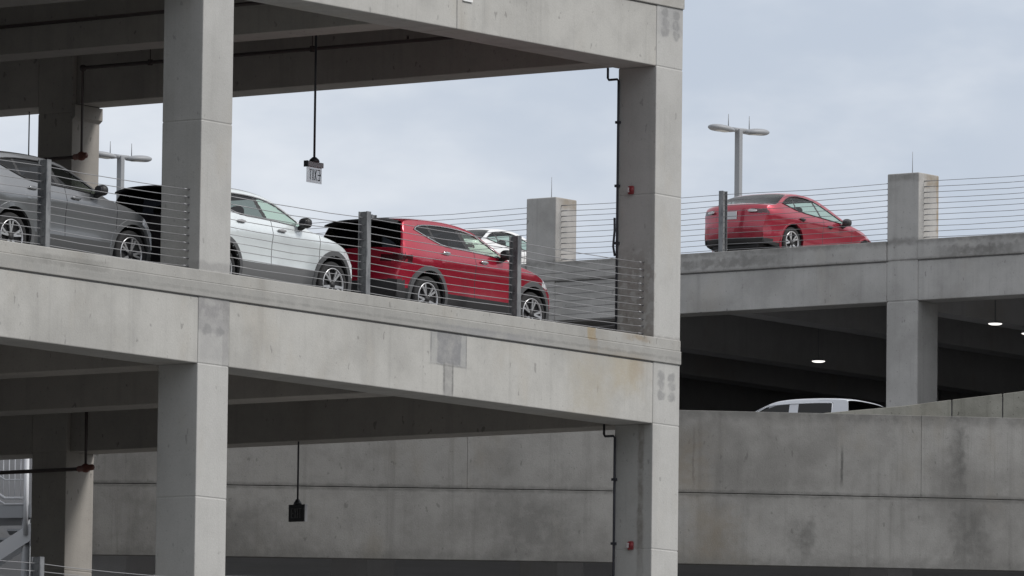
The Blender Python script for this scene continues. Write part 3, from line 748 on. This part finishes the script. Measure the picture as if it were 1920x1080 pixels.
    def part(nm, keys, mat, parent=root, sharp=28):
        vs, F = emit(keys)
        if len(F) == 0: return None
        me = bpy.data.meshes.new(nm); me.from_pydata(vs.tolist(), [], F.tolist())
        bm = bmesh.new(); bm.from_mesh(me)
        bmesh.ops.dissolve_degenerate(bm, edges=bm.edges, dist=1e-5)
        bmesh.ops.remove_doubles(bm, verts=bm.verts, dist=2e-5); 
        bm.to_mesh(me); bm.free()
        for mm in (mat if isinstance(mat, list) else [mat]): me.materials.append(mm)
        me.polygons.foreach_set('use_smooth', [True]*len(me.polygons)); me.set_sharp_from_angle(angle=R(sharp))
        o = bpy.data.objects.new(nm, me); COL.objects.link(o); o.parent = parent
        return o
    clad = S.get('clad', M['clad_blk'])
    body = part('body', ['body'], paint_m)
    part('seam', ['seam'], M['black'], body)
    part('lower_cladding', ['cladding'], clad)
    part('pillar_trim', ['pillarr'], S.get('pillar_mat', M['black'])); part('pillar_trim', ['pillarl'], S.get('pillar_mat', M['black']))
    if 'tailgate' in S: part('tailgate', ['tailgate'], S.get('tailgate_mat', paint_m))
    part('windshield', ['windshield'], M['glass_clear']); part('rear_window', ['rear_window'], S.get('rglass_mat', M['glass_dark']))
    part('grille', ['grille'], M['black']); part('bed_cover', ['bedcover'], M['black'])
    for s_ in 'rl':
        part('tail_light', ['tail'+s_], M['lens_red']); part('headlight', ['head'+s_], M['lens_white'])
    def ysurf(x, z, sg):     # half width of the side surface at x, z
        i = int(np.argmin(abs(X-x) + (ZT < z)*9)); zz = Z[i]; return sg*float(np.interp(z, zz[:nl+ng], Y[i][:nl+ng]))
    for s_, sg in (('r', -1), ('l', 1)):
        dr = []
        for i in range(len(S['doors'])):
            d = part('door', ['door%d%s' % (i, s_)], paint_m); dr.append(d)
            if d is None: continue
            hx, hz = S['handles'][i]; y = ysurf(hx, hz, sg)
            m = MB(); m.blob((hx-ox, y+sg*.022, hz), (.10,.018,.020), 3., 14, 8); m.blob((hx-ox+.03, y+sg*.002, hz-.005), (.06,.012,.035), 2.4, 12, 8)
            m.build('door_handle', S.get('handle_mat', paint_m), d)
        for i, di in enumerate(S['win_door']):
            part('window', ['win%d%s' % (i, s_)], S['win_mat'][i], dr[di] if di is not None and dr[di] else root)
        # trim line round the glass
        P = chaikin(S['dlo'] + [S['dlo'][0]], 1); pts = [(p[0]-ox, ysurf(p[0], p[1], sg) + sg*.004, p[1]) for p in P]
        m = MB(); m.tube(pts, .011, 6, cap=False); m.build('window_trim', S.get('trim', M['black']), root)
        # door mirror
        mx, mz = S['mirror']; y = ysurf(mx-.05, mz-.08, sg)
        m = MB(); m.blob((mx-ox+.02, y+sg*.105, mz+.015), (.085,.095,.078), 2.6, 18, 10); m.tube([(mx-ox+.02,y-sg*.02,mz-.07),(mx-ox+.02,y+sg*.07,mz-.03)], .045, 8)
        mo = m.build('door_mirror', S.get('mirror_mat', M['black']), root)
        m = MB(); m.blob((mx-ox-.054, y+sg*.105, mz+.018), (.012,.07,.055), 2.6, 14, 6); m.build('mirror_glass', M['mirror'], mo)
        # wheels and arches
        for xw in (0, wb):
            yo = sg*(S['hw']-.035); yi = sg*(S['hw']-.26); s2 = 1 if sg > 0 else -1
            rr = S['rim']
            m = MB(); wdt = abs(yo-yi)
            pr_ = [(rr, -.02), (rr+.02, -.004), (Rw-.035, -.004), (Rw-.012, -.018), (Rw, -.045), (Rw, -wdt+.045), (Rw-.012, -wdt+.018), (Rw-.04, -wdt), (rr, -wdt)]
            m.lathe([(r_, yo+s2*h_) for r_, h_ in pr_], (xw-ox, 0, Rw), 'y', 40)
            m.lathe([(0, yo-s2*.06), (rr, yo-s2*.055), (rr, yo-s2*.02)], (xw-ox, 0, Rw), 'y', 28, 1)
            wh = m.build('wheel', [M['tyre'], M['alloy_dark']], root)
            m = MB()
            m.lathe([(rr-.012, yo-s2*.03), (rr-.012, yo-s2*.006), (rr+.004, yo-s2*.002), (rr+.004, yo-s2*.03)], (xw-ox, 0, Rw), 'y', 40)
            m.lathe([(.055, yo-s2*.05), (.055, yo-s2*.012), (0, yo-s2*.008)], (xw-ox, 0, Rw), 'y', 16, 1)
            a0 = random.random()
            for q in range(5):
                for da in (-.17, .17):
                    a1 = a0 + q*2*math.pi/5; a2 = a1 + da
                    p1 = (xw-ox+.05*math.cos(a1), yo-s2*.022, Rw+.05*math.sin(a1)); p2 = (xw-ox+(rr-.01)*math.cos(a2), yo-s2*.012, Rw+(rr-.01)*math.sin(a2))
                    e1 = .014; n1 = (-math.sin(a2), math.cos(a2))
                    P = []
                    for (p_, e_) in ((p1, .013), (p2, .017)):
                        for yy in (0, -.02):
                            P += [(p_[0]-n1[0]*e_, p_[1]+s2*yy, p_[2]-n1[1]*e_), (p_[0]+n1[0]*e_, p_[1]+s2*yy, p_[2]+n1[1]*e_)]
                    m.add(P, [(0,1,5,4),(2,6,7,3),(0,4,6,2),(1,3,7,5),(0,2,3,1),(4,5,7,6)])
            m.build('rim', [M['alloy'], M['alloy_dark']], wh)
            # wheel arch lining and lip
            m = MB(); n = 22
            def arc(r_, y_, k): a = math.pi*(-.12+1.24*k/n); return (xw-ox+r_*math.cos(a), y_, Rw+r_*math.sin(a))
            V_ = []; F_ = []
            for k in range(n+1):
                a = math.pi*(-.12+1.24*k/n); xa, za = xw+ra*math.cos(a), Rw+ra*math.sin(a)
                V_ += [(xa-ox, ysurf(xa, max(za, .26), sg)-sg*.004, za), (xa-ox, sg*.42, za)]
            F_ = [(2*k, 2*k+1, 2*k+3, 2*k+2) for k in range(n)]
            m.add(V_, F_, 0, True); m.add([V_[2*k+1] for k in range(n+1)], [tuple(range(n+1))])
            m.build('wheel_well', M['black'], root, fix=False)
            V_ = []; F_ = []; r2 = ra + S['lip']
            for k in range(n+1):
                a = math.pi*(-.12+1.24*k/n); ca, sa = math.cos(a), math.sin(a)
                ya = ysurf(xw+ra*ca, max(Rw+ra*sa, .26), sg); yb = ysurf(xw+r2*ca, max(Rw+r2*sa, .26), sg)
                yo_ = max(abs(ya), abs(yb))*sg + sg*.014
                V_ += [(xw-ox+(ra-.006)*ca, ya-sg*.03, Rw+(ra-.006)*sa), (xw-ox+(ra-.006)*ca, yo_, Rw+(ra-.006)*sa), (xw-ox+(r2-.012)*ca, yo_, Rw+(r2-.012)*sa), (xw-ox+r2*ca, yb-sg*.012, Rw+r2*sa)]
            for k in range(n):
                for e in range(3): F_.append((4*k+e, 4*k+e+1, 4*k+5+e, 4*k+4+e))
            m = MB(); m.add(V_, F_, 0, True); m.build('wheel_arch', S.get('arch_mat', clad), root, sharp=40)
    # underside, seats, dashboard
    m = MB(); m.box(X.min()+.25-ox, X.max()-.3-ox, -S['hw']*.62, S['hw']*.62, .20*k_, .26*k_); m.build('underbody', M['black'], root)
    for (sx, sw, hz) in S['seats']:
        m = MB(); m.blob((sx-ox+.22, sw, .50*k_), (.28,.25,.09), 3., 14, 8)
        m.blob((sx-ox-.06, sw, .78*k_), (.09,.24,.34), 3., 14, 8, rot=Matrix.Rotation(R(-14), 3, 'Y')); m.blob((sx-ox-.15, sw, hz), (.05,.13,.09), 2.6, 12, 8)
        m.build('seat', M['seat'], root)
    dx = S['dash']; m = MB(); m.blob((dx-ox, 0, S['dashz']), (.28, S['hw']*.8, .14), 3.5, 20, 8); m.build('dashboard', M['seat'], root)
    m = MB(); m.lathe([(.165,-.015),(.185,0),(.165,.015),(.15,0),(.165,-.015)], (0,0,0), 'x', 24)
    rot = Matrix.Rotation(R(-25), 3, 'Y'); m.v = [tuple(rot @ Vector(p) + Vector((dx-ox-.38, .36, S['dashz']+.02))) for p in m.v]; m.build('steering_wheel', M['black'], root)
    if 'spoiler' in S:
        xa, xb, z0, z1, hwid = S['spoiler']
        m = MB(); prof_ = [(xb, z1-.012), (xa, z0+.035), (xa-.012, z0+.012), (xa+.03, z0), (xb, z1-.06)]
        n = 11; V_ = []; F_ = []
        for k in range(n):
            f = -1+2*k/(n-1); dy = f*hwid; bow = .12*abs(f)**2.2; dz = -.045*abs(f)**2.5
            V_ += [(p[0]-ox+bow, dy, p[1]+dz) for p in prof_]
        for k in range(n-1):
            for e in range(5): F_.append((5*k+e, 5*k+(e+1)%5, 5*k+5+(e+1)%5, 5*k+5+e))
        F_ += [tuple(range(5)), tuple(range(5*n-1, 5*n-6, -1))]
        m.add(V_, F_, 0, True); m.build('roof_spoiler', S.get('spoiler_mat', paint_m), root, sharp=35)
    for sg in ((-1, 1) if 'revlamp' in S else ()):
        px, pyy, pz = S['revlamp']; m = MB(); m.blob((px-ox, sg*pyy, pz), (.02,.10,.028), 3., 14, 6, rot=Matrix.Rotation(-sg*.35, 3, 'Z')); m.build('reversing_lamp', M['lens_white'], root)
    if 'plate' in S:
        px, pz = S['plate']; m = MB(); m.box(px-ox-.012, px-ox, -.16, .16, pz-.08, pz+.08); m.build('number_plate', M['plate'], root)
    if 'rails' in S:
        for sg in (-1, 1):
            xs = S['rails']; pts = []
            for k in range(9):
                x = xs[0]+(xs[1]-xs[0])*k/8; i = int(np.argmin(abs(X-x)+(ZT<1.3)*9)); pts.append((x-ox, sg*(float(Y[i][nl+ng-1])-.02), float(zr[i])+ (.055 if 0 < k < 8 else .01)))
            m = MB(); m.tube(pts, .016, 6); m.build('roof_rail', S.get('rail_mat', M['black']), root)
    return root

def suv_spec(**kw):
    S = dict(cat='suv', wb=2.73, hw=.905, R=.35, ra=.435, rim=.245, lip=.075, sill=.47,
        top=[(-.70,.30),(-.80,.34),(-.84,.46),(-.85,.60),(-.82,.74),(-.78,.80),(-.765,.98),(-.74,1.10),(-.66,1.26),(-.52,1.52),(-.46,1.57),(-.2,1.605),(.3,1.63),(.75,1.63),(1.1,1.60),(1.33,1.545),(1.72,1.37),(2.12,1.165),(2.2,1.135),(2.6,1.09),(2.95,1.03),(3.22,.95),(3.37,.86),(3.44,.74),(3.46,.60),(3.45,.46),(3.42,.34),(3.32,.26)],
        bot=[(-.9,.36),(-.6,.27),(-.3,.24),(2.9,.22),(3.2,.24),(3.45,.28)],
        width=[(-.86,.80),(-.76,.845),(-.55,.875),(-.2,.90),(.4,.905),(2.4,.90),(2.8,.89),(3.1,.865),(3.3,.82),(3.46,.76)],
        belt=[(-.86,1.14),(-.3,1.20),(.4,1.18),(1.2,1.165),(2.0,1.115),(2.2,1.075),(2.7,1.0),(3.0,.94),(3.2,.87),(3.4,.76),(3.5,.6)],
        crown=[(-.8,.05),(-.4,.07),(1.2,.075),(1.6,.065),(2.2,.06),(3.0,.08),(3.4,.05)],
        fb=(1.3,3.46,.17), rb=(-.2,-.85,.20),
        gaps=[.02,1.19,2.40], gaplines=[(1.19,.5,1.17),(2.40,.5,1.08)],
        doors=[[(1.197,.3),(2.393,.3),(2.393,1.06),(2.2,1.10),(2.02,1.16),(1.197,1.21)], [(.62,.3),(1.183,.3),(1.183,1.21),(.22,1.21),(.26,1.0),(.45,.80),(.58,.62)]],
        handles=[(1.40,1.03),(.43,1.085)],
        dlo=[(-.24,1.395),(-.12,1.47),(.3,1.505),(.8,1.505),(1.15,1.475),(1.42,1.405),(1.98,1.13),(1.15,1.175),(.45,1.185),(.15,1.26)],
        windows=[[(1.16,1.1),(2.1,1.1),(1.3,1.6),(.90,1.6)], [(.30,1.1),(1.06,1.1),(.80,1.6),(.12,1.6)], [(-.4,1.1),(.24,1.1),(.06,1.6),(-.4,1.6)]],
        win_door=[0, 1, None], win_mat=[M['glass_clear'], M['glass_dark'], M['glass_dark']],
        wshield=(1.36,2.10), rglass=(-.48,1.10,1.54), rgrow=2, tailgate=(.66,1.09,-.5,.66),
        tail=[(.88,.99,-.42,.45)], head=(.78,.90,3.0,.45), grille=(.50,.80,3.3,.5),
        mirror=(1.86,1.17), seats=[(1.15,.36,1.30),(1.15,-.36,1.30),(.25,.36,1.26),(.25,-.36,1.26)], dash=2.0, dashz=1.02,
        bumper_clad=[(.60,-1,-.55),(.42,3.2,4)], spoiler=(-.78,-.40,1.50,1.60,.62))
    S.update(kw); return S
YC = .95 + .87               # centre line of the row of cars along the kerb
DK = DECK
GC = 'cars parked nose to tail along the kerb'
red = car('parked_suv', 'dark red SUV with black rear glass, last in the row by the right column', suv_spec(spoiler_mat=M['black'], trim=M['chrome'], handle_mat=M['chrome'], clad=M['clad_blk'], arch_mat=M['clad_grey'], mirror_mat=M['black']), (-4.65+1.365, YC, DK), 0, M['paint_red'], GC)
white = car('parked_suv', 'pearl white SUV behind the front column, between the grey and dark red cars', suv_spec(clad=M['clad_mid'], arch_mat=M['clad_grey'], sill=.51, trim=M['grey_plastic'], tailgate_mat=M['paint_blk'], win_mat=[M['glass_clear'], M['glass_mid'], M['glass_dark']], tailgate=(.40,1.12,-.45,.80), spoiler_mat=M['paint_blk'], bumper_clad=[(.95,-1,-.62),(.36,3.2,4)], handle_mat=M['grey_plastic']), (-9.78+1.365, YC, DK), 0, M['paint_white'], GC)
grey = car('parked_suv', 'dark grey SUV at the left edge, in front of the back column', suv_spec(win_mat=[M['glass_mid'], M['glass_dark'], M['glass_dark']], clad=M['clad_grey'], arch_mat=M['paint_grey'], trim=M['black']), (-14.70+1.385, YC-.03, DK), 0, M['paint_grey'], GC)

def sedan_spec(**kw):
    S = dict(cat='sedan', wb=2.70, hw=.90, R=.325, ra=.385, rim=.225, lip=.03, sill=.27, hscale=.86,
        top=[(-.86,.22),(-.98,.26),(-1.02,.42),(-1.03,.60),(-1.0,.74),(-.98,.92),(-.95,1.01),(-.88,1.055),(-.70,1.075),(-.55,1.10),(-.05,1.345),(.15,1.40),(.55,1.43),(.95,1.415),(1.25,1.35),(2.15,.985),(2.3,.965),(2.8,.92),(3.15,.84),(3.38,.72),(3.49,.57),(3.48,.40),(3.42,.26),(3.3,.2)],
        bot=[(-1.05,.26),(-.7,.2),(2.9,.18),(3.5,.2)],
        width=[(-1.04,.70),(-.97,.77),(-.82,.83),(-.5,.88),(.3,.90),(2.4,.89),(3.0,.865),(3.3,.81),(3.5,.72)],
        belt=[(-1.0,.96),(-.5,.985),(.2,.965),(1.2,.94),(2.0,.90),(2.4,.84),(2.9,.76),(3.2,.66),(3.5,.5)],
        crown=[(-1.,.05),(-.4,.06),(.3,.07),(1.2,.07),(2.2,.05),(3.0,.07),(3.4,.05)],
        fb=(1.2,3.48,.36), rb=(-.1,-1.03,.30), tumble=.42,
        gaps=[1.10,2.25], gaplines=[(1.10,.3,.95),(2.25,.3,.87)],
        doors=[[(1.107,.2),(2.243,.2),(2.243,.86),(2.05,.92),(1.107,.97)], [(.55,.2),(1.093,.2),(1.093,.98),(.18,.99),(.25,.8),(.45,.6)]],
        handles=[(1.32,.80),(.28,.83)],
        dlo=[(-.28,1.10),(-.05,1.24),(.25,1.305),(.65,1.315),(1.0,1.27),(1.35,1.15),(1.98,.92),(1.1,.955),(.25,.985)],
        windows=[[(1.10,.9),(2.2,.9),(1.3,1.4),(.86,1.4)], [(.22,.9),(1.03,.9),(.79,1.4),(.10,1.4)], [(-.4,.9),(.17,.9),(.05,1.4),(-.4,1.4)]],
        win_door=[0, 1, None], win_mat=[M['glass_clear'], M['glass_clear'], M['glass_clear']],
        wshield=(1.28,2.14), rglass=(-.02,1.085,1.36), rgrow=2, rglass_mat=M['glass_mid'], tailgate=(.70,1.04,-.8,.5),
        tail=[(.84,.93,-.72,.40)], head=(.58,.70,3.0,.45), grille=(.35,.56,3.3,.5),
        mirror=(1.78,.93), seats=[(1.05,.36,1.10),(1.05,-.36,1.10),(.15,.36,1.05),(.15,-.36,1.05)], dash=1.95, dashz=.84,
        bumper_clad=[(.34,-1.2,-.6)], plate=(-1.0,.80), revlamp=(-.945,.50,.885), handle_mat=M['black'], clad=M['clad_blk'])
    S.update(kw); return S
sed = car('parked_sedan', 'red sedan on the far roof deck behind the grey railing post', sedan_spec(arch_mat=M['paint_sedan']), (28.95+1.32, 16.60+.87, 4.72), 0, M['paint_sedan'], 'cars on the far roof deck', .975, R(1.6))
ws = car('parked_sedan', 'white sedan on the far roof, seen over the bonnet of the dark red car', sedan_spec(arch_mat=M['paint_pale']), (30.1+1.25, 25.45, 4.70), 0, M['paint_pale'], 'cars on the far roof deck', .89)
truck = car('pickup_truck', 'white pickup truck whose cab shows above the curved ramp wall', dict(cat='pickup truck', wb=3.55, hw=.98, R=.38, ra=.46, rim=.25, lip=.03, sill=.52, hscale=1.15, step=.03,
        top=[(-1.1,.5),(-1.22,.55),(-1.25,.75),(-1.23,1.0),(-1.22,1.26),(-1.18,1.30),(-.5,1.30),(.60,1.30),(.64,1.34),(.69,1.84),(.73,1.89),(1.2,1.92),(1.9,1.92),(2.3,1.86),(3.15,1.40),(3.3,1.34),(4.0,1.26),(4.3,1.16),(4.38,.9),(4.38,.6),(4.3,.4)],
        bot=[(-1.3,.5),(-.8,.42),(4.0,.34),(4.4,.36)], width=[(-1.3,.93),(-1.1,.96),(3.6,.97),(4.1,.94),(4.4,.85)],
        belt=[(-1.3,1.22),(.6,1.24),(3.0,1.25),(3.3,1.22),(4.0,1.12),(4.4,.9)],
        crown=[(-1.3,.04),(.6,.045),(.8,.05),(2.,.055),(3.2,.05),(4.2,.06)],
        fb=(2.2,4.38,.25), rb=(-1.0,-1.25,.08), tumble=.18, gaps=[1.75,2.9], gaplines=[(1.75,.6,1.24),(2.9,.6,1.22)],
        doors=[[(1.757,.4),(2.893,.4),(2.893,1.22),(1.757,1.30)], [(.80,.4),(1.743,.4),(1.743,1.30),(.80,1.30)]], handles=[(1.95,1.1),(.95,1.1)],
        dlo=[(1.02,1.30),(.99,1.77),(1.05,1.805),(2.1,1.80),(2.4,1.73),(2.98,1.34),(2.9,1.28)],
        windows=[[(1.92,1.2),(3.1,1.2),(2.2,1.9),(1.84,1.9)], [(.9,1.2),(1.74,1.2),(1.66,1.9),(.9,1.9)]], win_door=[0,1], win_mat=[M['glass_dark'], M['glass_dark']],
        wshield=(2.34,3.14), rglass=(.76,1.38,1.85), rgrow=1, tail=[(.95,1.2,-1.05,.78)], head=(.95,1.12,4.05,.5), grille=(.6,1.0,4.2,.6), bed=(-1.15,.58),
        mirror=(2.75,1.35), seats=[(1.8,.4,1.5),(1.8,-.4,1.5)], dash=2.75, dashz=1.2, bumper_clad=[], trim=M['paint_truck'], pillar_mat=M['paint_truck'], arch_mat=M['paint_truck'], clad=M['clad_blk']),
        (19.59, 9.93, -.985), R(98), M['paint_truck'])

# ------------------------------------------------------------------ daylight
wd = bpy.data.worlds.new('World'); scene.world = wd; wd.use_nodes = True
k = NT(wd.node_tree); bg = wd.node_tree.nodes['Background']
SUN_AZ, SUN_EL = R(-68), R(44)        # azimuth of the sun measured from +x
sky = k.n('ShaderNodeTexSky', sky_type='NISHITA'); sky.sun_disc = False
sky.sun_elevation = SUN_EL; sky.sun_rotation = R(90) - SUN_AZ; sky.air_density = 1.2; sky.dust_density = 2.
gen = k.n('ShaderNodeTexCoord').outputs['Generated']
n1 = k.noise(gen, 7., 4, .5, (2.3,.4,1.1), (1,1,1.7)); n2 = k.noise(gen, 22., 5, .55, (5.1,2.,.7), (1,1,2.2))
f1 = k.ramp(n1, .40, .60); f2 = k.ramp(n2, .38, .66)
ma = k.n('ShaderNodeMath', operation='MULTIPLY_ADD'); k.l(f2, ma.inputs[0]); ma.inputs[1].default_value = .55; k.l(k.mul(f1, .45), ma.inputs[2])
cl = k.mix(ma.outputs[0], (5.7,6.35,7.5), (8.5,8.85,9.5))
sep = k.n('ShaderNodeSeparateXYZ'); k.l(gen, sep.inputs[0])
cl = k.mix(k.ramp(sep.outputs[2], .12, .5, 0., .8), cl, (9.5,9.6,9.8))     # brighter overcast higher up
c = k.mix(.86, sky.outputs[0], cl)
k.l(c, bg.inputs[0]); bg.inputs[1].default_value = .1
sl = bpy.data.lights.new('sun', 'SUN'); so = bpy.data.objects.new('sun', sl); COL.objects.link(so)
sl.energy = 2.3; sl.angle = R(14); sl.color = (1, .975, .94)
sd = Vector((math.cos(SUN_EL)*math.cos(SUN_AZ), math.cos(SUN_EL)*math.sin(SUN_AZ), math.sin(SUN_EL)))
so.rotation_euler = sd.to_track_quat('Z', 'Y').to_euler()

# ------------------------------------------------------------------ camera
cd = bpy.data.cameras.new('camera'); co = bpy.data.objects.new('camera', cd); COL.objects.link(co)
yaw, pit, rol = .6206, .101, .0119
f = Vector((math.cos(yaw)*math.cos(pit), math.sin(yaw)*math.cos(pit), math.sin(pit)))
r = Vector((math.sin(yaw), -math.cos(yaw), 0)); u = r.cross(f)
r, u = r*math.cos(rol)+u*math.sin(rol), -r*math.sin(rol)+u*math.cos(rol)
mt = Matrix((r, u, -f)).transposed().to_4x4(); mt.translation = (-102.03, -70.214, -11.812)
co.matrix_world = mt
cd.sensor_width = 36; cd.lens = 15000/1920*36; cd.clip_start = 1; cd.clip_end = 4000
scene.camera = co
scene.view_settings.view_transform = 'Standard'; scene.view_settings.look = 'None'
scene.view_settings.exposure = 0; scene.view_settings.gamma = 1
scene.cycles.use_denoising = True; scene.cycles.max_bounces = 8; scene.cycles.transparent_max_bounces = 16
scene.cycles.sample_clamp_indirect = 6
